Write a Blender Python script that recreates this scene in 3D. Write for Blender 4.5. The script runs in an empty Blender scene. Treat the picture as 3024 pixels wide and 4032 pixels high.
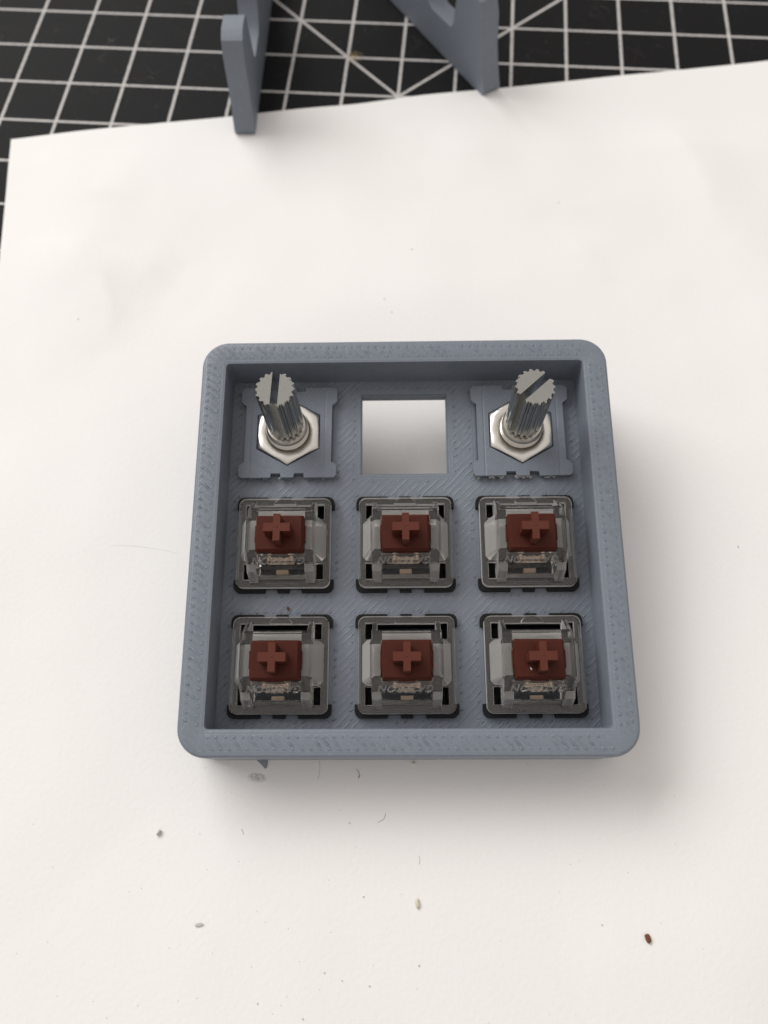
import bpy, bmesh, math, random
from mathutils import Matrix, Vector, noise
random.seed(7)
MM = 0.001
PI = math.pi
scn = bpy.context.scene
COL = scn.collection

# ------------------------------------------------------------------ camera
CAM_LOC = (-1.43245, -54.17096, 130.49580)          # millimetres above the paper
CAM_ROT = ((0.9998689008, 0.0069091669, 0.0146439272),
           (0.0001282851, 0.9009835809, -0.4338531669),
           (-0.0161915019, 0.4337981677, 0.9008645764))
cam_d = bpy.data.cameras.new('camera')
cam = bpy.data.objects.new('camera', cam_d)
COL.objects.link(cam)
cam_d.sensor_fit = 'VERTICAL'
cam_d.sensor_height = 36.0
cam_d.lens = 3300.1 / 4032 * 36.0
cam_d.clip_start = 0.005
cam_d.clip_end = 50.0
mw = Matrix(CAM_ROT).to_4x4()
mw.translation = Vector(CAM_LOC) * MM
cam.matrix_world = mw
cam_d.dof.use_dof = True
cam_d.dof.focus_distance = 0.126
cam_d.dof.aperture_fstop = cam_d.lens / 1.5          # entrance pupil of 1.5 mm
scn.camera = cam

# ------------------------------------------------------------------ light: a window behind on the left, a pale ceiling
world = bpy.data.worlds.new('World')
scn.world = world
world.use_nodes = True
wn = world.node_tree
bg = wn.nodes['Background']
tc = wn.nodes.new('ShaderNodeTexCoord')
sp = wn.nodes.new('ShaderNodeSeparateXYZ')
rp = wn.nodes.new('ShaderNodeValToRGB')            # dim walls rising to a bright ceiling
for e_, (p_, v_) in zip((rp.color_ramp.elements[0], rp.color_ramp.elements.new(0.5), rp.color_ramp.elements[-1]), ((0.0, 0.22), (0.5, 0.53), (1.0, 0.76))):
    e_.position = p_; e_.color = (v_, v_ * 0.935, v_ * 0.895, 1)
wn.links.new(tc.outputs['Generated'], sp.inputs[0])
wn.links.new(sp.outputs['Z'], rp.inputs[0])
wn.links.new(rp.outputs[0], bg.inputs['Color'])
bg.inputs['Strength'].default_value = 0.93

lamp_d = bpy.data.lights.new('window_light', 'AREA')
lamp_d.shape = 'RECTANGLE'
lamp_d.size = 1.5
lamp_d.size_y = 0.8
lamp_d.energy = 21.5
lamp_d.color = (1.0, 0.985, 0.97)
lamp = bpy.data.objects.new('window_light', lamp_d)
COL.objects.link(lamp)
lamp.location = (-0.95, 0.85, 1.15)
lamp.rotation_euler = (Vector((0, 0.02, 0)) - Vector(lamp.location)).to_track_quat('-Z', 'Y').to_euler()

scn.view_settings.view_transform = 'Standard'
scn.view_settings.look = 'None'
scn.view_settings.exposure = 0.09
scn.view_settings.gamma = 1.0
scn.view_settings.use_curve_mapping = False
scn.render.engine = 'CYCLES'
cy = scn.cycles
cy.use_denoising = True
cy.max_bounces = 16
cy.transmission_bounces = 14
cy.glossy_bounces = 6
cy.diffuse_bounces = 4
cy.transparent_max_bounces = 12
cy.caustics_refractive = True
cy.caustics_reflective = False
cy.blur_glossy = 1.0
cy.sample_clamp_indirect = 4.0

# ------------------------------------------------------------------ frames
# plate frame: millimetres, origin at the middle of the key plate, z up out of it.
TILT_A, TILT_B, PLATE_Z = -0.13732760, 0.00370202, -8.49263
RA = (Matrix.Rotation(TILT_B, 3, 'Y') @ Matrix.Rotation(TILT_A, 3, 'X'))
def plate_matrix(x=0, y=0, z=0, rz=0):
    p = RA.transposed() @ (Vector((x, y, z)) - Vector((0, 0, PLATE_Z)))
    m = (RA.transposed() @ Matrix.Rotation(rz, 3, 'Z')).to_4x4()
    m.translation = p * MM
    return m
def plate_z_on_table(x, y, h=0.12):
    """plate-frame z of the point over (x, y) that lies h above the mat"""
    n = RA @ Vector((0, 0, 1))
    # (p - (0,0,PZ)) . n = h
    return PLATE_Z + (h - x * n.x - y * n.y) / n.z

# ------------------------------------------------------------------ node helpers
class X:
    """a socket or number with arithmetic, for writing procedural patterns"""
    def __init__(s, nt, v): s.nt, s.v = nt, v
    def op(s, o, b=None, c=None):
        n = s.nt.nodes.new('ShaderNodeMath'); n.operation = o
        for i, a in enumerate((s, b, c)):
            if a is None: continue
            a = a.v if isinstance(a, X) else a
            if isinstance(a, (int, float)): n.inputs[i].default_value = a
            else: s.nt.links.new(a, n.inputs[i])
        return X(s.nt, n.outputs[0])
    def __add__(s, b): return s.op('ADD', b)
    def __sub__(s, b): return s.op('SUBTRACT', b)
    def __mul__(s, b): return s.op('MULTIPLY', b)
    def __truediv__(s, b): return s.op('DIVIDE', b)
    def abs(s): return s.op('ABSOLUTE')
    def cos(s): return s.op('COSINE')
    def max(s, b): return s.op('MAXIMUM', b)
    def min(s, b): return s.op('MINIMUM', b)
    def pow(s, b): return s.op('POWER', b)
    def lt(s, b): return s.op('LESS_THAN', b)
    def gt(s, b): return s.op('GREATER_THAN', b)
    def wrap(s, a, b): return s.op('WRAP', a, b)
    def ping(s, b): return s.op('PINGPONG', b)
    def gauss(s, w):
        t = s / w
        return (t * t * -1.0).op('EXPONENT')
    def step(s, a, b):
        n = s.nt.nodes.new('ShaderNodeMapRange'); n.interpolation_type = 'SMOOTHSTEP'
        s.nt.links.new(s.v, n.inputs[0])
        n.inputs[1].default_value = a; n.inputs[2].default_value = b
        return X(s.nt, n.outputs[0])

def new_mat(name, color, rough=0.5, metal=0.0, **kw):
    m = bpy.data.materials.new(name); m.use_nodes = True
    nt = m.node_tree; b = nt.nodes['Principled BSDF']
    b.inputs['Base Color'].default_value = (*color, 1)
    b.inputs['Roughness'].default_value = rough
    b.inputs['Metallic'].default_value = metal
    for k, v in kw.items(): b.inputs[k.replace('_', ' ')].default_value = v
    return m, nt, b
def coords(nt):
    t = nt.nodes.new('ShaderNodeTexCoord'); s = nt.nodes.new('ShaderNodeSeparateXYZ')
    sc = nt.nodes.new('ShaderNodeVectorMath'); sc.operation = 'SCALE'; sc.inputs['Scale'].default_value = 1000.0
    nt.links.new(t.outputs['Object'], sc.inputs[0]); nt.links.new(sc.outputs[0], s.inputs[0])
    return sc.outputs[0], X(nt, s.outputs[0]), X(nt, s.outputs[1]), X(nt, s.outputs[2])
def tex_noise(nt, vec, scale, detail=3.0, rough=0.55):
    n = nt.nodes.new('ShaderNodeTexNoise'); n.inputs['Scale'].default_value = scale
    n.inputs['Detail'].default_value = detail; n.inputs['Roughness'].default_value = rough
    nt.links.new(vec, n.inputs['Vector']); return X(nt, n.outputs['Fac'])
def mix_col(nt, fac, c1, c2):
    n = nt.nodes.new('ShaderNodeMix'); n.data_type = 'RGBA'
    if isinstance(fac, X): nt.links.new(fac.v, n.inputs[0])
    else: n.inputs[0].default_value = fac
    for i, c in ((6, c1), (7, c2)):
        if isinstance(c, tuple): n.inputs[i].default_value = (*c[:3], 1)
        else: nt.links.new(c, n.inputs[i])
    return n.outputs[2]
def bump(nt, b, h, dist_mm, strength=1.0):
    n = nt.nodes.new('ShaderNodeBump'); n.inputs['Distance'].default_value = dist_mm * MM
    n.inputs['Strength'].default_value = strength
    nt.links.new(h.v, n.inputs['Height']); nt.links.new(n.outputs[0], b.inputs['Normal'])

SLATE = (0.183, 0.210, 0.250)
def slate_common(nt, b, vec):
    """printed filament: faint mottling and whitish scuffs"""
    mott = tex_noise(nt, vec, 0.9, 4)
    scuff = tex_noise(nt, vec, 2.6, 2, 0.4).step(0.68, 0.76)
    c = mix_col(nt, mott, tuple(v * 0.90 for v in SLATE), tuple(v * 1.10 for v in SLATE))
    c = mix_col(nt, scuff * 0.28, c, (0.42, 0.44, 0.48))
    nt.links.new(c, b.inputs['Base Color'])

# printed rim of the case: ring perimeters with slanted infill and a bead at every turn
m_rim, nt, b = new_mat('slate_filament_rim', SLATE, 0.36, Specular_IOR_Level=0.5)
vec, x, y, z = coords(nt); slate_common(nt, b, vec)
d = x.abs().max(y.abs()) - 28.65
band = d.step(0.85, 1.05) * (X(nt, d.v) * -1.0).step(-3.10, -2.90)
wob = tex_noise(nt, vec, 0.35, 2) * 0.5
diag = (x + y + wob)
infill = (diag * (2 * PI / 0.636)).cos() * 0.5 + 0.5
turn = (diag * (2 * PI / 1.273)).cos()
bead = (d - 1.10).gauss(0.30) * turn.max(0.0) + (d - 2.85).gauss(0.30) * (turn * -1.0).max(0.0)
rings = ((d * (2 * PI / 0.45)).cos() * 0.5 + 0.5) * (band * -1.0 + 1.0)
top = z.gt(5.5)
irr = tex_noise(nt, vec, 0.5, 3).step(0.25, 0.7) * 0.8 + 0.2
h = ((infill * 0.26 + turn * 0.20) * band * irr + rings * 0.10) * top + ((z * (2 * PI / 0.2)).cos() * 0.03) * (top * -1.0 + 1.0) + tex_noise(nt, vec, 2.2, 3) * 0.25
bump(nt, b, h, 0.18, 1.0)

# key plate: perimeters round each cut-out, slanted infill between
m_plate, nt, b = new_mat('slate_filament_plate', SLATE, 0.45, Specular_IOR_Level=0.42)
vec, x, y, z = coords(nt); slate_common(nt, b, vec)
lx = x.wrap(9.525, -9.525).abs(); ly = y.wrap(9.525, -9.525).abs()
d = lx.max(ly) - 7.0
band = d.step(0.95, 1.10)
diag = (x - y + tex_noise(nt, vec, 0.35, 2) * 0.6)
infill = (diag * (2 * PI / 0.636)).cos() * 0.5 + 0.5
turn = (diag * (2 * PI / 1.273)).cos()
bead = (d - 1.25).gauss(0.35) * turn.max(0.0)
rings = ((d * (2 * PI / 0.45)).cos() * 0.5 + 0.5) * (band * -1.0 + 1.0)
irr = tex_noise(nt, vec, 0.45, 3).step(0.30, 0.6)
h = (infill * 0.18 + turn * 0.14) * band * irr + rings * 0.12 + tex_noise(nt, vec, 2.2, 3) * 0.35
bump(nt, b, h, 0.15, 1.0)

# separately printed inserts: dull, thin slanted lines
m_insert, nt, b = new_mat('slate_filament_insert', SLATE, 0.5, Specular_IOR_Level=0.38)
vec, x, y, z = coords(nt); slate_common(nt, b, vec)
diag = ((x + y) * (2 * PI / 0.6)).cos() * 0.3
side = (x.abs() - 6.0).gauss(0.12) * -0.8
h = diag * x.abs().lt(5.6) + side + tex_noise(nt, vec, 2.5, 4) * 0.6
bump(nt, b, h, 0.10, 0.8)

m_stand, nt, b = new_mat('slate_filament_stand', SLATE, 0.5, Specular_IOR_Level=0.4)
vec, x, y, z = coords(nt); slate_common(nt, b, vec)
h = ((z + tex_noise(nt, vec, 0.2, 2)) * (2 * PI / 0.25)).cos() * 0.2 + tex_noise(nt, vec, 1.5, 4) * 0.6
bump(nt, b, h, 0.08, 0.7)

# paper
m_paper, nt, b = new_mat('white_paper', (0.86, 0.845, 0.83), 0.75, Specular_IOR_Level=0.25)
vec, x, y, z = coords(nt)
tone = tex_noise(nt, vec, 0.03, 3)
c = mix_col(nt, tone, (0.875, 0.855, 0.84), (0.85, 0.85, 0.835))
# graphite rub and a grey plastic smear left beside the case
su, sv = x + 22.6, y + 35.5
rub = ((su * 1.0 + sv * 0.35) * (su + sv * 0.35) / 2.9 + sv * sv / 0.75).op('SQRT')
rubm = ((rub * -1.0 + 1.0).step(0.0, 0.55)) * tex_noise(nt, vec, 4.0, 5).step(0.25, 0.60) * 0.55
c = mix_col(nt, rubm, c, (0.20, 0.185, 0.19))
scr = (tex_noise(nt, vec, 0.8, 2, 0.3) - 0.5).abs().lt(0.0016) * tex_noise(nt, vec, 0.07, 2).step(0.58, 0.66) * 0.22
c = mix_col(nt, scr, c, (0.45, 0.43, 0.42))
nt.links.new(c, b.inputs['Base Color'])
h = tex_noise(nt, vec, 1.3, 4, 0.6)
bump(nt, b, h, 0.06, 0.9)

# cutting mat, printed grid of half inches with slanted guide lines
MAT_O, MAT_T = (-86.9205, 145.8), -0.0819284
m_mat, nt, b = new_mat('black_mat', (0.0075, 0.0075, 0.008), 0.6, Specular_IOR_Level=0.12)
vec, x, y, z = coords(nt)                         # mat's own axes, origin on a grid crossing
lw = tex_noise(nt, vec, 0.6, 2) * 0.10 + 0.28
gx = x.ping(6.35); gy = y.ping(6.35)
gx = gx.min(gx * -1.0 + 1000.0)
lines = x.wrap(6.35, -6.35).abs().lt(lw).max(y.wrap(6.35, -6.35).abs().lt(lw))
V = (7 * 12.7, -2 * 12.7)
dg1 = ((x - V[0]) + (y - V[1])).abs().lt(0.50); dg2 = ((x - V[0]) - (y - V[1])).abs().lt(0.50)
lines = lines.max((dg1.max(dg2)) * y.gt(V[1] - 0.4))
worn = tex_noise(nt, vec, 1.1, 4).step(0.30, 0.50) * 0.4 + 0.6
spk = tex_noise(nt, vec, 0.55, 2, 0.3).step(0.72, 0.80) * 0.05
base = mix_col(nt, spk, (0.0075, 0.0075, 0.008), (0.5, 0.45, 0.4))
c = mix_col(nt, lines * worn, base, (0.56, 0.545, 0.53))
stain = ((x - 6.12 * 12.7).pow(2.0) + (y + 0.98 * 12.7).pow(2.0)).op('SQRT')
stm = (stain * -1.0 + 2.6).step(0.0, 1.8) * tex_noise(nt, vec, 1.2, 4).step(0.42, 0.6) * 0.8
c = mix_col(nt, stm, c, (0.33, 0.25, 0.13))
cut = ((tex_noise(nt, vec, 0.11, 2, 0.3) - 0.5).abs().lt(0.0009)).max((tex_noise(nt, vec, 0.17, 1, 0.3) - 0.47).abs().lt(0.0009)) * tex_noise(nt, vec, 0.09, 2).step(0.45, 0.6) * 0.16
c = mix_col(nt, cut, c, (0.4, 0.39, 0.38))
nt.links.new(c, b.inputs['Base Color'])
bump(nt, b, tex_noise(nt, vec, 6.0, 3), 0.05, 0.6)

# switch plastics
m_black, nt, b = new_mat('black_nylon', (0.014, 0.0145, 0.015), 0.5, Specular_IOR_Level=0.12)
vec, x, y, z = coords(nt); bump(nt, b, tex_noise(nt, vec, 8.0, 3), 0.02, 0.6)

def clear_mat(name, haze, rough, tint):
    m = bpy.data.materials.new(name); m.use_nodes = True
    nt = m.node_tree; nt.nodes.remove(nt.nodes['Principled BSDF'])
    out = nt.nodes['Material Output']
    g = nt.nodes.new('ShaderNodeBsdfGlass'); g.inputs['IOR'].default_value = 1.45
    g.inputs['Roughness'].default_value = rough; g.inputs['Color'].default_value = (*tint, 1)
    dd = nt.nodes.new('ShaderNodeBsdfDiffuse'); dd.inputs['Color'].default_value = (0.93, 0.915, 0.89, 1)
    tr = nt.nodes.new('ShaderNodeBsdfTranslucent'); tr.inputs['Color'].default_value = (0.93, 0.915, 0.89, 1)
    a = nt.nodes.new('ShaderNodeMixShader'); a.inputs[0].default_value = 0.25
    nt.links.new(dd.outputs[0], a.inputs[1]); nt.links.new(tr.outputs[0], a.inputs[2])
    mx = nt.nodes.new('ShaderNodeMixShader'); mx.inputs[0].default_value = haze
    nt.links.new(g.outputs[0], mx.inputs[1]); nt.links.new(a.outputs[0], mx.inputs[2])
    nt.links.new(mx.outputs[0], out.inputs['Surface'])
    vec, x, y, z = coords(nt)
    bn = nt.nodes.new('ShaderNodeBump'); bn.inputs['Distance'].default_value = 0.04 * MM; bn.inputs['Strength'].default_value = 0.5
    nt.links.new(tex_noise(nt, vec, 1.6, 2).v, bn.inputs['Height'])
    nt.links.new(bn.outputs[0], g.inputs['Normal'])
    return m
m_clear = clear_mat('clear_polycarbonate', 0.02, 0.0, (0.98, 0.975, 0.965))
m_clear_under = clear_mat('underside_glint_polycarbonate', 0.42, 0.15, (0.97, 0.965, 0.95))  # pale haze paints brightness into the undersides
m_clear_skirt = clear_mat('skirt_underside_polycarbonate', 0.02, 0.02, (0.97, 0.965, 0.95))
m_clear_wall = clear_mat('wall_glint_polycarbonate', 0.34, 0.0, (0.97, 0.965, 0.95))  # whitish haze stands in for light bouncing inside the walls
m_clear_pillar = clear_mat('pillar_glint_polycarbonate', 0.24, 0.02, (0.97, 0.965, 0.95))  # haze painted in so the pillars look lit
m_clear_edge = clear_mat('edge_glint_polycarbonate', 0.95, 0.05, (0.97, 0.965, 0.95))  # near-white edges, glints put into the colour
m_letter = clear_mat('frosted_polycarbonate', 0.10, 0.05, (0.97, 0.96, 0.94))

m_brown, nt, b = new_mat('brown_slider', (0.125, 0.034, 0.022), 0.42, Specular_IOR_Level=0.12)
b.inputs['Subsurface Weight'].default_value = 0.3
b.inputs['Subsurface Radius'].default_value = (0.0006, 0.0002, 0.0001)
b.inputs['Subsurface Scale'].default_value = 1.0
vec, x, y, z = coords(nt)
c = mix_col(nt, tex_noise(nt, vec, 1.2, 3), (0.066, 0.0165, 0.0108), (0.080, 0.0205, 0.0135))
nt.links.new(c, b.inputs['Base Color']); bump(nt, b, tex_noise(nt, vec, 7.0, 3), 0.02, 0.6)

m_brown_cross, nt, b = new_mat('brown_lit_cross', (0.155, 0.044, 0.026), 0.38, Specular_IOR_Level=0.22)  # same plastic as the slider, lightened to paint in extra light
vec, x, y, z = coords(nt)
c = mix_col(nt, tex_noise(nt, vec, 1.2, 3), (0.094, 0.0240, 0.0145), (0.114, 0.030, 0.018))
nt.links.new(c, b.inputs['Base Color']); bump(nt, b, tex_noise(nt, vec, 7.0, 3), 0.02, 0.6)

m_copper, nt, b = new_mat('copper_leaf', (0.92, 0.70, 0.52), 0.45, 0.0)

# metals
def metal(name, col, rough, bumpmm, sc, rvar=0.12):
    m, nt, b = new_mat(name, col, rough, 1.0)
    vec, x, y, z = coords(nt)
    n = tex_noise(nt, vec, sc, 4)
    nt.links.new((n * rvar + (rough - rvar * 0.5)).v, b.inputs['Roughness'])
    c = mix_col(nt, tex_noise(nt, vec, sc * 0.4, 3), tuple(v * 0.86 for v in col), col)
    nt.links.new(c, b.inputs['Base Color'])
    bump(nt, b, n, bumpmm, 0.6)
    return m
m_nickel = metal('nickel_nut', (0.80, 0.785, 0.74), 0.30, 0.02, 1.5)
m_shaft = metal('zinc_shaft', (0.42, 0.42, 0.40), 0.18, 0.02, 3.0)
m_bush = metal('brass_nickel_bushing', (0.62, 0.59, 0.53), 0.30, 0.03, 3.0)

m_crumb = new_mat('grey_crumb', (0.52, 0.52, 0.52), 0.7)[0]
m_pale = new_mat('pale_crumb', (0.62, 0.585, 0.47), 0.6)[0]
m_white = new_mat('white_fleck', (0.75, 0.75, 0.78), 0.5)[0]
m_rust = new_mat('brown_crumb', (0.16, 0.052, 0.022), 0.6)[0]
m_hair = new_mat('dark_fibre', (0.38, 0.36, 0.35), 0.6)[0]
m_frayed = new_mat('frayed_filament', (0.34, 0.33, 0.32), 0.6)[0]
m_smear = new_mat('slate_shaving', (0.27, 0.30, 0.335), 0.5)[0]

# ------------------------------------------------------------------ mesh helpers (millimetres in, metres out)
def mesh_from(bm, name):
    me = bpy.data.meshes.new(name)
    bmesh.ops.recalc_face_normals(bm, faces=bm.faces)
    for v in bm.verts: v.co *= MM
    bm.to_mesh(me); bm.free()
    return me
def link(name, me, mat, parent=None, matrix=None, smooth=None):
    o = bpy.data.objects.new(name, me); COL.objects.link(o)
    if me is not None and mat is not None and not me.materials: me.materials.append(mat)
    if smooth is not None and me is not None: shade(me, smooth)
    if parent is not None: o.parent = parent
    if matrix is not None: o.matrix_world = matrix
    return o
def shade(me, deg):
    bm = bmesh.new(); bm.from_mesh(me)
    for f in bm.faces: f.smooth = True
    for e in bm.edges:
        e.smooth = len(e.link_faces) == 2 and e.calc_face_angle(0) < math.radians(deg)
    bm.to_mesh(me); bm.free()
def tag(o, label, cat, group=None):
    o['label'] = label; o['category'] = cat
    if group: o['group'] = group
    return o
def thing(name, label, cat, matrix, group=None):
    o = bpy.data.objects.new(name, None); COL.objects.link(o)
    o.empty_display_size = 0.002
    o.matrix_world = matrix
    return tag(o, label, cat, group)
def rrect(hx, hy, r, n=6):
    p = []
    for cx, cy, a0 in ((hx - r, hy - r, 0), (-hx + r, hy - r, 90), (-hx + r, -hy + r, 180), (hx - r, -hy + r, 270)):
        for i in range(n + 1):
            a = math.radians(a0 + 90 * i / n)
            p.append((cx + r * math.cos(a), cy + r * math.sin(a)))
    return p
def loft(bm, rings, closed_ring=True, cap0=True, cap1=True, cyclic=False):
    vs = [[bm.verts.new(p) for p in r] for r in rings]
    n = len(rings[0])
    pairs = list(zip(vs, vs[1:])) + ([(vs[-1], vs[0])] if cyclic else [])
    for a, c in pairs:
        for i in range(n):
            j = (i + 1) % n
            bm.faces.new((a[i], a[j], c[j], c[i]))
    if not cyclic:
        if cap0: bm.faces.new(vs[0][::-1])
        if cap1: bm.faces.new(vs[-1])
def prism(poly, z0, z1, bm=None):
    bm = bm or bmesh.new()
    loft(bm, [[(x, y, z0) for x, y in poly], [(x, y, z1) for x, y in poly]])
    return bm
def box(x0, x1, y0, y1, z0, z1, bm=None):
    return prism([(x0, y0), (x1, y0), (x1, y1), (x0, y1)], z0, z1, bm)
def extrude_yz(poly, x0, x1, bm=None):
    bm = bm or bmesh.new()
    loft(bm, [[(x0, y, z) for y, z in poly], [(x1, y, z) for y, z in poly]])
    return bm
def frustum(a, z0, c, z1, bm=None):
    bm = bm or bmesh.new()
    loft(bm, [[(x, y, z0) for x, y in a], [(x, y, z1) for x, y in c]])
    return bm
def bevel(bm, w, seg=2, ang=30):
    es = [e for e in bm.edges if len(e.link_faces) == 2 and e.calc_face_angle(0) > math.radians(ang)]
    bmesh.ops.bevel(bm, geom=es, offset=w, segments=seg, affect='EDGES', profile=0.5, clamp_overlap=True)
    return bm
def boolean(base_me, ops):
    """ops: list of (mode, bmesh in mm); returns a new mesh"""
    o = bpy.data.objects.new('work', base_me); COL.objects.link(o)
    cut = []
    for mode, bm in ops:
        for v in bm.verts: v.co += Vector((0.00037, 0.00023, 0.00011))
        c = bpy.data.objects.new('work', mesh_from(bm, 'work')); COL.objects.link(c); cut.append(c)
        md = o.modifiers.new('b', 'BOOLEAN'); md.operation = mode; md.object = c; md.solver = 'EXACT'
    # exact booleans work best away from tiny numbers: scale the objects up
    for q in [o] + cut: q.scale = (1000, 1000, 1000)
    bpy.context.view_layer.update()
    dg = bpy.context.evaluated_depsgraph_get()
    me = bpy.data.meshes.new_from_object(o.evaluated_get(dg))
    for q in cut + [o]: bpy.data.objects.remove(q)
    return me

# ------------------------------------------------------------------ cutting mat and paper
def mat_mesh():
    bm = bmesh.new()
    box(-150, 330, -330, 130, -2.2, 0, bm)
    return mesh_from(bm, 'cutting_mat')
mm_ = Matrix.Rotation(MAT_T, 4, 'Z'); mm_.translation = Vector((MAT_O[0], MAT_O[1], 0)) * MM
tag(link('cutting_mat', mat_mesh(), m_mat, None, mm_), 'black self-healing cutting mat printed with a white grid and slanted guide lines', 'cutting mat')

def px_to_table(u, v, z=0.12):
    d = Matrix(CAM_ROT) @ Vector(((u - 1512) / 3300.1, -(v - 2016) / 3300.1, -1))
    t = (z - CAM_LOC[2]) / d.z
    return Vector(CAM_LOC) + d * t
# soft folds of the sheet, traced on the paper (height, width, course)
CREASES = [(h_, w_, [tuple(px_to_table(u * 1.8228, v * 1.8228)[:2]) for u, v in pl]) for h_, w_, pl in (
    (0.75, 5.0, ((60, 520), (150, 548), (222, 600), (246, 680), (215, 770))), (0.55, 4.0, ((222, 545), (300, 565), (395, 650))),
    (0.55, 3.5, ((820, 240), (885, 280), (905, 350))), (0.22, 1.8, ((1170, 435), (1240, 450), (1320, 443))), (0.45, 5.0, ((1180, 470), (1260, 540), (1330, 620))),
    (0.45, 4.0, ((80, 330), (190, 420), (330, 430))), (0.4, 5.0, ((1420, 240), (1500, 360), (1560, 520))))]
PAP_C, PAP_T = (-86.3, 100.9), math.radians(7.4)
def paper_lift(x, y):
    w = 0.0
    # soft dents and ridges of the handled sheet
    for cx, cy, rx, ry, rot, hgt in ((-66, 62, 13, 26, 0.35, 1.0), (-48, 52, 9, 18, -0.5, -0.5), (10, 104, 7, 22, 0.5, 0.9), (-4, 98, 6, 20, 0.5, -0.5),
                                     (-60, 88, 20, 9, -0.3, 0.6), (62, 92, 8, 30, 0.3, 0.8), (40, 84, 12, 20, 0.6, 0.5), (78, 60, 14, 30, 0.1, 0.7), (-40, 78, 10, 16, 0.9, 0.5)):
        dx, dy = x - cx, y - cy
        u = dx * math.cos(rot) + dy * math.sin(rot); v = -dx * math.sin(rot) + dy * math.cos(rot)
        w += hgt * math.exp(-(u / rx) ** 2 - (v / ry) ** 2)
    w += 0.9 * noise.noise(Vector((x / 38, y / 38, 0.3))) + 0.25 * noise.noise(Vector((x / 13, y / 15, 4.1)))
    for (h_, w_, pl) in CREASES:
        bd = 1e9
        for (ax, ay), (bx, by) in zip(pl, pl[1:]):
            t = max(0, min(1, ((x - ax) * (bx - ax) + (y - ay) * (by - ay)) / ((bx - ax) ** 2 + (by - ay) ** 2)))
            bd = min(bd, math.hypot(x - ax - t * (bx - ax), y - ay - t * (by - ay)))
        if bd < 3 * w_:
            ends = min(math.hypot(x - pl[0][0], y - pl[0][1]), math.hypot(x - pl[-1][0], y - pl[-1][1])) / 12
            w += h_ * math.exp(-bd / w_) * min(1.0, ends)
    k = max(abs(x) - 36, abs(y + 1) - 37)
    f = min(1, max(0, k / 25)); f = f * f * (3 - 2 * f)
    if y > 95: w *= max(0.25, 1 - (y - 95) / 12)
    return max(0.0, 0.25 + w) * f * 1.0
def paper_mesh():
    bm = bmesh.new(); W, L, N, Mq = 215.9, 279.4, 200, 258
    c, s = math.cos(PAP_T), math.sin(PAP_T)
    g = []
    for j in range(Mq + 1):
        row = []
        for i in range(N + 1):
            u, v = W * i / N, -L * j / Mq
            e = 0.0
            if j < 3: e = 0.35 * noise.noise(Vector((u / 22, 7.7, 0)))          # the edge is not cut dead straight by the curl
            x = PAP_C[0] + c * u - s * (v + e); y = PAP_C[1] + s * u + c * (v + e)
            row.append(bm.verts.new((x, y, 0.12 + paper_lift(x, y))))
        g.append(row)
    for j in range(Mq):
        for i in range(N):
            bm.faces.new((g[j][i], g[j + 1][i], g[j + 1][i + 1], g[j][i + 1]))
    r = bmesh.ops.extrude_face_region(bm, geom=list(bm.faces))
    for e in r['geom']:
        if isinstance(e, bmesh.types.BMVert): e.co.z -= 0.09
    return mesh_from(bm, 'paper_sheet')
tag(link('paper_sheet', paper_mesh(), m_paper, smooth=40), 'slightly creased sheet of white paper lying on the cutting mat', 'paper')

# ------------------------------------------------------------------ macro pad case
CASE = thing('macro_pad_case', 'slate grey printed keypad case with raised rim and nine square openings, on white paper', 'keypad case', plate_matrix())
RIM_Z, OUT, INN = 6.9, 32.62, 28.65
def shell_mesh():
    bm = bmesh.new(); n = 10
    def ring(h, r, z=None):
        return [(x, y, plate_z_on_table(x, y) if z is None else z) for x, y in rrect(h, h, r, n)]
    rings = [ring(OUT, 4.2), ring(OUT, 4.2, RIM_Z - 0.6)]
    for k in range(1, 6):
        a = k / 5 * PI / 2; q = 0.55 * (1 - math.cos(a))
        rings.append(ring(OUT - q, 4.2 - q, RIM_Z - 0.6 + 0.6 * math.sin(a)))
    rings += [ring(INN + 0.35, 0.9, RIM_Z), ring(INN + 0.10, 0.65, RIM_Z - 0.08), ring(INN, 0.55, RIM_Z - 0.35), ring(INN, 0.55, -2.0), ring(30.2, 1.8, -2.05), ring(30.2, 1.8)]
    loft(bm, rings, cyclic=True)
    return mesh_from(bm, 'shell')
def plate_mesh():
    bm = bmesh.new()
    xs = [-28.75, -26.05, -12.05, -7.0, 7.0, 12.05, 26.05, 28.75]
    vt = {}
    def V3(i, j, z):
        if (i, j, z) not in vt: vt[(i, j, z)] = bm.verts.new((xs[i], xs[j], z))
        return vt[(i, j, z)]
    for i in range(7):
        for j in range(7):
            if i % 2 and j % 2:
                for a, c in (((i, j), (i + 1, j)), ((i + 1, j), (i + 1, j + 1)), ((i + 1, j + 1), (i, j + 1)), ((i, j + 1), (i, j))):
                    bm.faces.new((V3(*a, 0), V3(*c, 0), V3(*c, -1.95), V3(*a, -1.95)))
            else:
                for z in (0, -1.95):
                    bm.faces.new((V3(i, j, z), V3(i + 1, j, z), V3(i + 1, j + 1, z), V3(i, j + 1, z)))
    for k in range(7):
        for a, c in (((k, 0), (k + 1, 0)), ((k, 7), (k + 1, 7)), ((0, k), (0, k + 1)), ((7, k), (7, k + 1))):
            bm.faces.new((V3(*a, 0), V3(*c, 0), V3(*c, -1.95), V3(*a, -1.95)))
    bm.normal_update()
    es = [e for e in bm.edges if len(e.link_faces) == 2 and e.calc_face_angle(0) > 1.0 and all(abs(v.co.z) < 1e-6 and max(abs(v.co.x), abs(v.co.y)) < 28 for v in e.verts)]
    bmesh.ops.bevel(bm, geom=es, offset=0.18, segments=2, affect='EDGES')
    return mesh_from(bm, 'key_plate')
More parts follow.
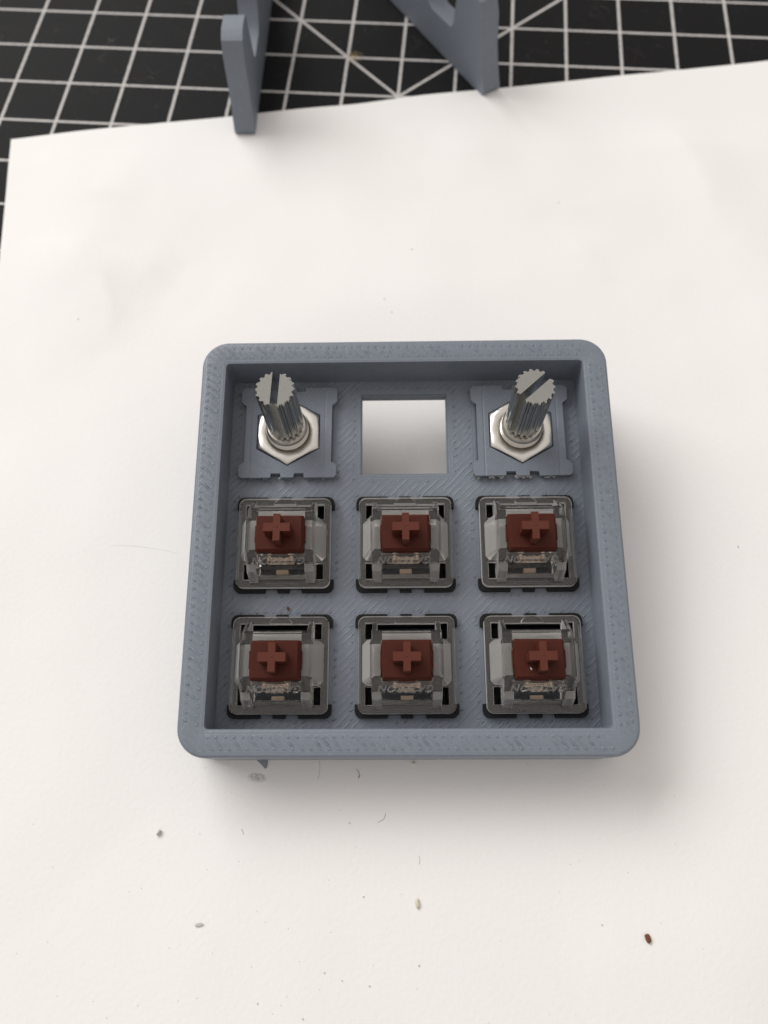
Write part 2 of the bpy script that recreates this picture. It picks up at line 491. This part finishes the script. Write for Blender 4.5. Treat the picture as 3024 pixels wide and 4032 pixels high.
SHELL = boolean(shell_mesh(), [('DIFFERENCE', box(-24, 24, 27.0, 36, -24, -2.3))])     # wide unseen opening low in the rear wall, added to light the paper
SHELL.materials.clear(); SHELL.materials.append(m_rim)
link('rim_shell', SHELL, m_rim, CASE, plate_matrix(), smooth=35)
link('key_plate', plate_mesh(), m_plate, CASE, plate_matrix(), smooth=35)

def bead_mesh(spots, name):
    """turns and strands of the zigzag infill standing proud of the printed skin"""
    bm = bmesh.new()
    for x, y, z, ang, a, c, hh in spots:
        m = Matrix.Translation((x, y, z)) @ Matrix.Rotation(ang, 4, 'Z') @ Matrix.Diagonal((a, c, hh, 1))
        bmesh.ops.create_icosphere(bm, subdivisions=1, radius=1.0, matrix=m)
    me = mesh_from(bm, name); return me
rnd = random.Random(3); rim_spots = []; plate_spots = []
t = -28.2
while t < 28.2:
    for side in range(4):
        for row, (dd, off) in enumerate(((1.15, 0.0), (2.8, 0.636))):
            if rnd.random() < 0.06: continue
            r_ = INN + dd; tt = t + off + rnd.uniform(-0.06, 0.06); k_ = rnd.uniform(0.7, 1.15)
            px_, py_ = ((tt, -r_), (r_, tt), (tt, r_), (-r_, tt))[side]
            rim_spots.append((px_, py_, RIM_Z - 0.02, -PI / 4 + rnd.uniform(-0.15, 0.15), 0.42 * k_, 0.22 * k_, 0.08 * k_))
        r_ = INN + 2.0; tt = t + 0.3 + rnd.uniform(-0.08, 0.08); k_ = rnd.uniform(0.4, 1.0)
        px_, py_ = ((tt, -r_), (r_, tt), (tt, r_), (-r_, tt))[side]
        rim_spots.append((px_, py_, RIM_Z - 0.015, -PI / 4, 1.2, 0.22, 0.075 * k_))
    t += 1.273
for cx in (-19.05, 0, 19.05):
    for cy_ in (-19.05, 0, 19.05):
        t = -7.8
        while t < 8.4:
            for side in range(4):
                if rnd.random() < 0.18: continue
                r_ = 8.28 + rnd.uniform(-0.08, 0.08); k_ = rnd.uniform(0.5, 1.1); tt = t + rnd.uniform(-0.1, 0.1)
                px_, py_ = ((tt, -r_), (r_, tt), (tt, r_), (-r_, tt))[side]
                if max(abs(cx + px_), abs(cy_ + py_)) < 28.2:
                    plate_spots.append((cx + px_, cy_ + py_, -0.02, PI / 4 + rnd.uniform(-0.2, 0.2), 0.5 * k_, 0.2 * k_, 0.07 * k_))
            t += 1.273
for nm, sp_, mt_ in (('rim_infill', rim_spots, m_rim), ('plate_infill', plate_spots, m_plate)):
    o = link(nm, bead_mesh(sp_, nm), mt_, CASE, plate_matrix(), smooth=80); o['kind'] = 'stuff'

# ------------------------------------------------------------------ key switch, built once
def flange_outline():
    H, hx = 7.78, 7.78
    # corner pads joined by the recessed edges; notches beside the middle tab
    q = [(hx - 1.0, H), (2.9, H), (2.8, H - 0.62), (0.95, H - 0.62), (0.88, H)]
    top = q + [(-a, c) for a, c in q[::-1]]
    side_l = [(-hx + 0.5, H - 0.13), (-hx + 0.13, H - 0.5), (-hx, H - 1.0), (-hx, H - 2.0), (-6.9, H - 2.0)]
    pts = top + side_l
    pts = pts + [(-6.9, -H + 2.0), (-hx, -H + 2.0), (-hx, -H + 1.0), (-hx + 0.13, -H + 0.5), (-hx + 0.5, -H + 0.13)]
    pts += [(a, -c) for a, c in top[::-1]]
    pts += [(hx - 0.5, -H + 0.13), (hx - 0.13, -H + 0.5), (hx, -H + 1.0), (hx, -H + 2.0), (6.9, -H + 2.0), (6.9, H - 2.0), (hx, H - 2.0), (hx, H - 1.0), (hx - 0.13, H - 0.5), (hx - 0.5, H - 0.13)]
    return pts
def bottom_mesh():
    bm = prism(flange_outline(), 0.02, 0.95); bevel(bm, 0.14, 2, 50)
    base = mesh_from(bm, 'bottom_housing')
    lower = box(-6.85, 6.85, -6.85, 6.85, -3.6, 0.5)
    hollow = box(-6.1, 6.1, -6.2, 6.2, -2.8, 2.0)
    return boolean(base, [('UNION', lower), ('DIFFERENCE', hollow)])
def upper_mesh():
    skirt = prism(rrect(7.28, 7.22, 1.1, 5), 0.97, 2.0); bevel(skirt, 0.16, 2, 40)
    base = mesh_from(skirt, 'upper_housing')
    core = extrude_yz([(-6.0, 1.2), (-5.9, 2.2), (-4.7, 5.0), (-4.25, 5.75), (-3.45, 6.15), (4.05, 6.15), (4.45, 5.7), (4.75, 1.2)], -5.12, 5.12); bevel(core, 0.3, 3, 25)
    def wing(s):
        a = [(s * 4.5, -3.25), (s * 6.15, -3.25), (s * 6.85, -2.55), (s * 6.85, 2.9), (s * 6.15, 3.6), (s * 4.5, 3.6)]
        c = [(s * 4.5, -2.7), (s * 5.2, -2.7), (s * 5.35, -2.3), (s * 5.35, 2.6), (s * 5.2, 3.1), (s * 4.5, 3.1)]
        if s < 0: a, c = a[::-1], c[::-1]
        w = frustum(a, 1.4, c, 5.9); bevel(w, 0.3, 3, 25); return w
    def pillar(s):
        x0, x1 = sorted((s * 3.7, s * 5.08))
        w = extrude_yz([(-6.55, 1.4), (-6.5, 2.1), (-5.5, 4.9), (-3.6, 5.9), (-3.6, 1.4)], x0, x1); bevel(w, 0.3, 3, 25); return w
    def fin(s):
        x0, x1 = sorted((s * 4.42, s * 5.05))
        w = extrude_yz([(4.2, 1.4), (4.2, 5.8), (4.9, 5.2), (6.5, 2.5), (6.6, 1.4)], x0, x1); bevel(w, 0.12, 2, 25); return w
    dome = [(1.85 * math.cos(PI * i / 14), 5.97 + 1.2 * math.sin(PI * i / 14)) for i in range(15)]
    domb = frustum(dome, 1.5, [(x * 0.93, 5.97 + (y - 5.97) * 0.9) for x, y in dome], 2.55)
    lip = box(-2.42, 2.42, -6.95, -6.62, 1.5, 2.3); bevel(lip, 0.1, 2)
    ops = [('UNION', lip), ('UNION', core), ('UNION', wing(1)), ('UNION', wing(-1)), ('UNION', pillar(1)), ('UNION', pillar(-1)), ('UNION', fin(1)), ('UNION', fin(-1)), ('UNION', domb)]
    cav = extrude_yz([(-5.1, 0.0), (-5.1, 2.3), (-4.05, 4.6), (-3.4, 5.15), (3.75, 5.15), (4.05, 4.9), (4.2, 0.0)], -3.6, 3.6); bevel(cav, 0.2, 2, 25)
    wcav = frustum([(-6.2, -2.5), (6.2, -2.5), (6.2, 2.9), (-6.2, 2.9)], 0.2, [(-4.7, -2.1), (4.7, -2.1), (4.7, 2.5), (-4.7, 2.5)], 5.1)
    ops += [('DIFFERENCE', cav), ('DIFFERENCE', wcav)]
    hole = prism(rrect(3.78, 2.98, 0.3, 3), 4.0, 7.0)
    slot = box(-4.38, 4.38, 4.82, 6.1, 0.0, 4.0)
    ops += [('DIFFERENCE', hole), ('DIFFERENCE', slot)]
    for s in (-1, 1):
        x0, x1 = sorted((s * 5.1, s * 6.25))
        ops += [('DIFFERENCE', box(x0, x1, 3.75, 6.25, 0.0, 4.0)), ('DIFFERENCE', box(x0, x1, -6.0, -3.35, 0.0, 4.0))]
    return boolean(base, ops)
def stem_mesh():
    a = rrect(3.62, 2.86, 0.22, 3); c = rrect(3.28, 2.52, 0.15, 3)
    bm = bmesh.new()
    loft(bm, [[(x, y, 2.0) for x, y in a], [(x, y, 6.75) for x, y in a], [(x, y, 7.25) for x, y in c]])
    bevel(bm, 0.08, 2, 25)
    base = mesh_from(bm, 'stem')
    return boolean(base, [('UNION', box(-3.85, -3.3, -1.2, 1.4, 2.0, 6.3)), ('UNION', box(3.3, 3.85, -1.2, 1.4, 2.0, 6.3)),
                          ('UNION', extrude_yz([(-3.05, 5.2), (-3.05, 6.2), (-2.5, 6.6), (-2.5, 5.2)], -1.25, 1.25))])
def cross_mesh():
    w, t1, t2 = 1.97, 0.64, 0.52
    o = [(w, t1), (t2, t1), (t2, 2.05), (-t2, 2.05), (-t2, t1), (-w, t1), (-w, -t1), (-t2, -t1), (-t2, -2.05), (t2, -2.05), (t2, -t1), (w, -t1)]
    bm = prism(o, 7.0, 10.3); bevel(bm, 0.11, 2, 40)
    bmesh.ops.create_icosphere(bm, subdivisions=2, radius=0.17, matrix=Matrix.Translation((0.02, 0.05, 10.3)) @ Matrix.Diagonal((1, 1, 0.45, 1)))
    return mesh_from(bm, 'keycap_cross')
def leaf_mesh():
    # springy contact strip standing behind the front wall, notched top edge
    pts = [(-2.05, 3.5), (2.05, 3.5), (2.05, 4.2), (1.85, 4.75), (1.55, 4.75), (1.35, 4.3), (0.7, 4.0), (0, 3.9), (-0.7, 4.0), (-1.35, 4.3), (-1.55, 4.75), (-1.85, 4.75), (-2.05, 4.2)]
    bm = bmesh.new()
    loft(bm, [[(x, -3.04, z + 0.3) for x, z in pts], [(x, -3.75, z + 0.3) for x, z in pts]])
    return mesh_from(bm, 'contact_leaf')
def tab_mesh():
    bm = box(-0.92, 0.92, -4.95, -4.25, 1.2, 2.4); bevel(bm, 0.1, 2)
    return mesh_from(bm, 'contact_tab')
def letter_mesh():
    cu = bpy.data.curves.new('lettering', 'FONT'); cu.body = 'GATERON'; cu.size = 1.75; cu.shear = 0.35
    cu.align_x = 'CENTER'; cu.align_y = 'CENTER'; cu.extrude = 0.06; cu.bevel_depth = 0.03; cu.bevel_resolution = 1; cu.space_character = 1.12
    cu.resolution_u = 3
    o = bpy.data.objects.new('work', cu); COL.objects.link(o)
    bpy.context.view_layer.update()
    me = bpy.data.meshes.new_from_object(o.evaluated_get(bpy.context.evaluated_depsgraph_get()))
    bpy.data.objects.remove(o)
    w = max(v.co.x for v in me.vertices) - min(v.co.x for v in me.vertices)
    # upside down for this camera: read from the far side; lies on the front slope
    M = Matrix.Translation((0, -3.98, 5.93)) @ Matrix.Rotation(math.radians(33), 4, 'X') @ Matrix.Rotation(PI, 4, 'Z') @ Matrix.Diagonal((8.1 / w, 0.92, 1, 1))
    me.transform(Matrix.Scale(MM, 4) @ M)
    return me
SW = dict(bottom_housing=(bottom_mesh(), m_black, 30), upper_housing=(upper_mesh(), m_clear, 28), stem=(stem_mesh(), m_brown, 30),
          contact_leaf=(leaf_mesh(), m_copper, 30), contact_tab=(tab_mesh(), m_copper, 30), lettering=(letter_mesh(), m_letter, None))
CROSS = cross_mesh()
for k, (me, mt, sm) in SW.items():
    me.materials.clear(); me.materials.append(mt)
    if sm: shade(me, sm)
    if k == 'upper_housing':                       # whitened faces paint in the light that clear plastic would carry
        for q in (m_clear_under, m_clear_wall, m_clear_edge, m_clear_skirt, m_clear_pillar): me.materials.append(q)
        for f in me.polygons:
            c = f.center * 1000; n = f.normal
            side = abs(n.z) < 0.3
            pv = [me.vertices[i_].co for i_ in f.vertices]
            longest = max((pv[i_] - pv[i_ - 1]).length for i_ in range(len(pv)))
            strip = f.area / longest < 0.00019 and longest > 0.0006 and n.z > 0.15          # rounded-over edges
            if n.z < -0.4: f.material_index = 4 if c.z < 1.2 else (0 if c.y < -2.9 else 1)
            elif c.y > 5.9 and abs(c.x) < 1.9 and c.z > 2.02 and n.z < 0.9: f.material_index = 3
            elif c.z < 2.1 and (side or 0.25 < n.z < 0.93): f.material_index = 3      # painted glints on the skirt's outer edge and slot walls
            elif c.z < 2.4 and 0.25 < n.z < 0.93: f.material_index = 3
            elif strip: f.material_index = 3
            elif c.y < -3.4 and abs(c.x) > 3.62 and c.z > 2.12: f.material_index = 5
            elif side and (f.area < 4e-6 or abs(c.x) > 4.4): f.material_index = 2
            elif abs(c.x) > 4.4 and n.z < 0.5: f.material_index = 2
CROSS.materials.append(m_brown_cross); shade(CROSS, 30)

def key_switch(x, y, label):
    mx = plate_matrix(x, y)
    t = thing('key_switch', label, 'key switch', mx, 'clear-topped switches in the keypad case')
    for k, (me, mt, sm) in SW.items():
        o = link(k, me, None, t, mx)
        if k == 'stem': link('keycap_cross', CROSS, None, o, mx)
        if k == 'upper_housing': up = o
    return t
P = 19.05
key_switch(-P, 0, 'clear switch with brown stem directly next to the encoder whose slot runs straight')
key_switch(0, 0, 'clear switch with brown stem directly next to the empty square opening')
key_switch(P, 0, 'clear switch with brown stem directly next to the encoder whose slot runs diagonally')
key_switch(-P, -P, 'clear switch with brown stem in the case corner, beside the loose brown crumb')
key_switch(0, -P, 'clear switch with brown stem in the middle of the row farthest from the encoders')
key_switch(P, -P, 'clear switch whose brown stem carries a white fleck, in the case corner')

# ------------------------------------------------------------------ encoder inserts and encoders
def hexagon(af, rot=30):
    r = af / math.sqrt(3)
    return [(r * math.cos(math.radians(rot + 60 * i)), r * math.sin(math.radians(rot + 60 * i))) for i in range(6)]
def insert_mesh(seed):
    rnd = random.Random(seed)
    H = 7.98
    top = [(2.75, H), (2.6, H - 0.75), (1.15, H - 0.75), (1.0, H), (-1.0, H), (-1.15, H - 0.75), (-2.6, H - 0.75), (-2.75, H)]
    pts = [(H - 0.5, H), (3.4, H)] + top + [(-3.4, H), (-H + 0.5, H), (-H, H - 0.5), (-H, H - 2.5), (-7.5, H - 3.0), (-7.12, H - 3.2),
           (-7.12, -H + 2.7), (-7.5, -H + 2.5), (-H, -H + 2.1), (-H, -H + 0.45), (-H + 0.4, -H)]
    for x, y in top[::-1]: pts.append((x, -y))
    pts += [(H - 0.4, -H), (H, -H + 0.45), (H, -H + 2.1), (7.5, -H + 2.5), (7.12, -H + 2.7), (7.12, H - 3.2), (7.5, H - 3.0), (H, H - 2.5), (H, H - 0.5)]
    pts = [(x + rnd.uniform(-0.05, 0.05), y + rnd.uniform(-0.05, 0.05)) for x, y in pts]
    bm = prism(pts, 0.5, 1.3); bevel(bm, 0.16, 2, 60)
    base = mesh_from(bm, 'insert')
    return boolean(base, [('UNION', box(-6.9, 6.9, -6.9, 6.9, -3.0, 0.8)), ('DIFFERENCE', prism(hexagon(10.35), 0.35, 3.0)), ])
def rough_edge(seed, n):
    """torn printing strings along the insert's lower edge"""
    rnd = random.Random(seed); bm = bmesh.new()
    for i in range(n):
        x = rnd.choice([rnd.uniform(-7.8, -3), rnd.uniform(-1.2, 1.2), rnd.uniform(3, 7.8)]); s = rnd.uniform(0.09, 0.27)
        m = Matrix.Translation((x, -7.95 - s * 0.25, 0.75 + rnd.uniform(-0.3, 0.3))) @ Matrix.Rotation(rnd.uniform(0, 3), 4, 'Z') @ Matrix.Diagonal((s * 1.6, s, s * 0.7, 1))
        bmesh.ops.create_icosphere(bm, subdivisions=1, radius=1.0, matrix=m)
    for v in bm.verts: v.co += Vector((rnd.uniform(-1, 1), rnd.uniform(-1, 1), rnd.uniform(-1, 1))) * 0.05
    return mesh_from(bm, 'torn_edge')
def nut_mesh():
    bm = bmesh.new(); N = 72; rings = []
    R = 10.0 / math.sqrt(3)
    def hr(a): 
        t = ((a + PI / 6) % (PI / 3)) - PI / 6
        return 5.0 / math.cos(t)
    A = [2 * PI * i / N for i in range(N)]
    def ring(fn, z): return [(fn(a) * math.cos(a), fn(a) * math.sin(a), z(a) if callable(z) else z) for a in A]
    hex_ = hr
    zc = lambda a: 1.75 - max(0.0, hex_(a) - 5.02) * 0.42
    rings = [ring(lambda a: 3.45, 0.36), ring(hex_, 0.36), ring(hex_, lambda a: zc(a) - 0.14), ring(lambda a: hex_(a) - 0.12, lambda a: zc(a) - 0.03),
             ring(lambda a: min(hex_(a) - 0.25, 5.0), 1.78), ring(lambda a: 3.72, 1.78), ring(lambda a: 3.6, 1.70), ring(lambda a: 3.45, 1.5)]
    loft(bm, rings, cyclic=True)
    return mesh_from(bm, 'hex_nut')
def bushing_mesh():
    bm = bmesh.new(); N = 48; prof = [(0.5, 0.3)]
    z = 0.3
    while z < 3.3:
        prof += [(3.44, z), (2.92, z + 0.30), (2.92, z + 0.36), (3.44, z + 0.66), (3.44, z + 0.72)]; z += 0.78
    prof += [(3.3, 3.75), (3.05, 4.0), (2.7, 4.05), (2.6, 3.8), (0.5, 3.8)]
    loft(bm, [[(r * math.cos(2 * PI * i / N), r * math.sin(2 * PI * i / N), zz) for i in range(N)] for r, zz in prof])
    return mesh_from(bm, 'threaded_bushing')
def shaft_mesh(ang):
    T = 18; out = []
    for i in range(T):
        a = 2 * PI * i / T; st = 2 * PI / T
        for f, r in ((-0.36, 2.66), (-0.20, 2.90), (0.0, 2.97), (0.20, 2.90), (0.36, 2.66)):
            out.append((r * math.cos(a + f * st), r * math.sin(a + f * st)))
    bm = bmesh.new()
    sc = lambda k: [(x * k, y * k) for x, y in out]
    core = [(2.5 * math.cos(math.atan2(y, x)), 2.5 * math.sin(math.atan2(y, x))) for x, y in out]
    loft(bm, [[(x, y, 3.0) for x, y in core], [(x, y, 4.7) for x, y in core], [(x, y, 4.9) for x, y in out], [(x, y, 16.85) for x, y in out], [(x, y, 17.05) for x, y in sc(0.955)]])
    base = mesh_from(bm, 'shaft')
    cut = box(-0.56, 0.56, -4, 4, 5.6, 20)
    bmesh.ops.rotate(cut, verts=cut.verts, matrix=Matrix.Rotation(ang, 3, 'Z'))
    return boolean(base, [('DIFFERENCE', cut)])
NUT, BUSH = nut_mesh(), bushing_mesh()
NUT.materials.append(m_nickel); shade(NUT, 40); BUSH.materials.append(m_bush); shade(BUSH, 20)
for sx, ang, lab, tear, ntear in ((-1, math.radians(-3), 'straight', 'clean', 12), (1, math.radians(-48), 'diagonal', 'torn', 34)):
    mx = plate_matrix(sx * P, P)
    t = thing('encoder_insert', 'grey printed insert plate with notched edges under the encoder with the %s slot' % ('straight' if sx < 0 else 'diagonal'), 'insert plate', mx, 'insert plates holding the encoders')
    me = insert_mesh(sx + 5); me.materials.clear(); me.materials.append(m_insert); shade(me, 30)
    link('mount_plate', me, None, t, mx)
    link('torn_edge', rough_edge(sx + 9, ntear), m_insert if sx < 0 else m_frayed, t, mx, smooth=60)
    t = thing('rotary_encoder', ('metal encoder shaft whose top slot runs straight front to back, beside the empty square opening' if sx < 0 else 'metal encoder shaft whose top slot runs diagonally across it'), 'rotary encoder', mx, 'encoders in the keypad case')
    link('hex_nut', NUT, None, t, mx)
    link('threaded_bushing', BUSH, None, t, mx)
    me = shaft_mesh(ang); me.materials.clear(); me.materials.append(m_shaft); shade(me, 25)
    link('shaft', me, None, t, mx)

# ------------------------------------------------------------------ printed stand behind, two toed-in legs
STAND = thing('printed_stand', 'slate grey printed display stand with hooked legs behind the keypad', 'stand', Matrix.Translation(Vector((-6, 180, 0)) * MM))
def leg_mesh():
    prof = [(-7.2, 0.0), (-7.8, 1.2), (-6.3, 5.7), (-5.3, 9.7), (-4.6, 16.4), (-3.4, 19.3), (-1.0, 20.4), (3.4, 20.2), (4.6, 19.0), (5.2, 14.7), (5.8, 9.6), (6.8, 8.3), (14.5, 8.1), (17.0, 9.4), (19.2, 13.5),
            (32, 62), (34, 64), (37, 64), (38.5, 62), (31, 18), (33, 10), (37, 8), (74, 8), (76, 6.5), (76, 0.0)]
    bm = bmesh.new()
    loft(bm, [[(s, 0.0, z) for s, z in prof], [(s, 4.35, z) for s, z in prof]])
    bevel(bm, 0.55, 3, 20)
    return mesh_from(bm, 'leg')
LEG = leg_mesh(); LEG.materials.append(m_stand); shade(LEG, 35)
def leg_at(px, py, deg, off):
    m = Matrix.Rotation(math.radians(deg), 4, 'Z'); m = m @ Matrix.Translation((0, off * MM, 0))
    m.translation += Vector((px, py, 0.25)) * MM
    o = link('leg', LEG, None, STAND, m)
leg_at(-31.85, 108.71, 88.73, 0.0)
leg_at(16.59 - 0.5088 * 3.4, 115.99 + 0.8609 * 3.4, 120.6, -4.35)
bm = bmesh.new(); bmesh.ops.create_cone(bm, cap_ends=True, segments=24, radius1=3.2, radius2=3.2, depth=11.0, matrix=Matrix.Translation((-24.5, 184.5, 5.6)))
bevel(bm, 0.4, 2, 60)
link('hinge_pin', mesh_from(bm, 'hinge_pin'), m_stand, STAND, Matrix.Identity(4), smooth=40)

# ------------------------------------------------------------------ crumbs and fibres on the paper
def chip_mesh(name, sx, sy, sz, seed):
    rnd = random.Random(seed); bm = bmesh.new()
    bmesh.ops.create_icosphere(bm, subdivisions=2, radius=1.0)
    for v in bm.verts:
        k = 1 + 0.55 * noise.noise(v.co * 1.4 + Vector((seed * 3.1, 0, 0)))
        v.co = Vector((v.co.x * sx * k, v.co.y * sy * k, max(-0.8, v.co.z) * sz * k))
    lo = min(v.co.z for v in bm.verts)
    for v in bm.verts: v.co.z -= lo
    return mesh_from(bm, name)
def place(name, me, mat, u, v, rz, label, cat, group=None):
    p = px_to_table(u, v); p.z = 0.12 + paper_lift(p.x, p.y)
    m = Matrix.Rotation(rz, 4, 'Z'); m.translation = p * MM
    return tag(link(name, me, mat, None, m, smooth=50), label, cat, group)
K = 1.8228
def st(x, y): return (x * K, 2900 + y * K)
place('brown_crumb', chip_mesh('brown_crumb', 0.42, 0.62, 0.3, 3), m_rust, *st(1397, 436), 0.5, 'small brown flake lying alone on the white paper', 'crumb')
place('pale_crumb', chip_mesh('pale_crumb', 0.26, 0.68, 0.25, 5), m_pale, *st(902, 362), 0.05, 'elongated yellowish crumb on the white paper', 'crumb')
place('grey_flake', chip_mesh('grey_flake', 0.55, 0.26, 0.15, 8), m_crumb, *st(432, 407), 0.15, 'flat pale grey flake, widest of the grey specks on the paper', 'crumb')
place('grey_flake', chip_mesh('grey_flake', 0.26, 0.5, 0.3, 11), m_crumb, *st(345, 208), -0.4, 'grey shaving with a thin tail on the paper beside the case corner', 'crumb')
place('brown_crumb', chip_mesh('brown_crumb', 0.26, 0.2, 0.2, 21), m_pale, *st(893, 58), 0, 'tan crumb on the paper right against the case front', 'crumb')
SPECKS = [(755,187),(767,240),(735,160),(448,287),(516,270),(710,310),(785,346),(866,341),(281,335),(307,328),(105,444),(38,468),(461,468),(545,498),(647,486),
          (701,510),(739,527),(798,539),(690,546),(905,495),(901,545),(1081,441),(1299,407),(1356,294),(1232,276),(1208,336),(1457,129),(1458,233),(1425,402),(1514,459),
          (126,560),(205,571),(301,580),(388,570),(428,564),(558,576),(620,561),(590,598),(655,609),(233,607),(1187,600),(1055,618),(500,122),(443,68),(432,211),(1250,268),
          (556,377),(574,401),(714,423),(623,414),(368,456),(806,494),(608,580),(116,282),(1140,62),(75,190)]
SPM = [chip_mesh('speck', 0.16, 0.13, 0.12, 40 + i) for i in range(5)]
BIG = {(755,187),(798,539),(905,495),(739,527),(701,510),(558,576),(655,609),(785,346),(1299,407)}
def speck(u, v, i, k):
    p = px_to_table(u, v); p.z = 0.12 + paper_lift(p.x, p.y)
    m = Matrix.Rotation(i * 1.7, 4, 'Z') @ Matrix.Diagonal((k, k * (0.7 + 0.1 * (i % 5)), k, 1)); m.translation = p * MM
    o = bpy.data.objects.new('speck', SPM[i % 5]); COL.objects.link(o); o.matrix_world = m
    if not SPM[i % 5].materials: SPM[i % 5].materials.append(m_crumb)
    tag(o, 'tiny grey plastic speck scattered on the white paper', 'speck', 'tiny specks on the paper')
for i, (sx, sy) in enumerate(SPECKS): speck(*st(sx, sy), i, 0.7 if (sx, sy) in BIG else 0.36)
for i, (dx, dy) in enumerate([(890, 543), (830, 650), (1205, 443), (440, 1555), (1594, 1181), (846, 678), (172, 695)]): speck(dx * K, dy * K, i, 0.8)
def fibre(pts, label, r=0.022):
    cu = []
    for u, v in pts:
        p = px_to_table(u * K, (2900 + v * K)); cu.append(Vector((p.x, p.y, 0.12 + paper_lift(p.x, p.y) + r)))
    # smooth through the points
    fine = []
    for i in range(len(cu) - 1):
        a, b_, c_, d_ = cu[max(0, i - 1)], cu[i], cu[i + 1], cu[min(len(cu) - 1, i + 2)]
        for k in range(6):
            t = k / 6
            fine.append(0.5 * ((2 * b_) + (c_ - a) * t + (2 * a - 5 * b_ + 4 * c_ - d_) * t * t + (3 * b_ - a - 3 * c_ + d_) * t ** 3))
    fine.append(cu[-1])
    bm = bmesh.new(); rings = []
    for i, p in enumerate(fine):
        tg = (fine[min(i + 1, len(fine) - 1)] - fine[max(i - 1, 0)]).normalized(); sd = tg.cross(Vector((0, 0, 1))).normalized(); up = sd.cross(tg)
        rings.append([p + sd * r * math.cos(a) + up * r * math.sin(a) for a in (0, PI / 2, PI, 3 * PI / 2)])
    loft(bm, rings)
    tag(link('fibre', mesh_from(bm, 'fibre'), m_hair), label, 'fibre', 'fibres on the paper')
fibre([(690, 52), (691, 70), (687, 93)], 'short straight dark fibre on the paper close to the case front')
fibre([(770, 70), (776, 80), (774, 90), (778, 84)], 'kinked dark fibre on the paper close to the case front', 0.045)
fibre([(833, 166), (829, 178), (816, 186)], 'short bent fibre in the shadow of the case', 0.03)
fibre([(905, 258), (907, 270), (905, 276)], 'tiny straight fibre on the paper between the case and the yellowish crumb', 0.025)
fibre([(522, 200), (527, 212)], 'short thin fibre on the paper near the case corner', 0.03)
fibre([(180, -398), (255, -411), (330, -406), (382, -396)], 'long faint curved fibre on the paper at the outer side of the case', 0.010)
# grey plastic shaving sticking out from under the case front
u0 = px_to_table(1028, 2998)
bm = bmesh.new(); sh = [(-1.5, 0.9), (0.9, 0.9), (1.05, -0.1), (0.95, -0.9), (0.7, -1.1), (0.1, -0.5), (-0.6, 0.15)]
prism(sh, 0.0, 0.14, bm)
m = Matrix.Identity(4); m.translation = Vector((u0.x, u0.y, 0.14)) * MM
tag(link('plastic_shaving', mesh_from(bm, 'plastic_shaving'), m_smear, None, m), 'thin slate grey plastic shaving poking out from under the case front', 'shaving')
# bits lying on the case
def on_plate(name, me, mat, x, y, z, rz, label):
    tag(link(name, me, mat, None, plate_matrix(x, y, z, rz), smooth=50), label, 'crumb')
on_plate('brown_crumb', chip_mesh('brown_crumb', 0.20, 0.30, 0.25, 31), m_rust, -18.3, -10.2, 0.03, 0.2, 'reddish brown crumb lying on the grey key plate between two switches')
on_plate('white_fleck', chip_mesh('white_fleck', 0.09, 0.26, 0.08, 33), m_white, P - 1.35, -P - 1.45, 7.25, 0.5, 'tiny white fleck lying on a brown switch stem')
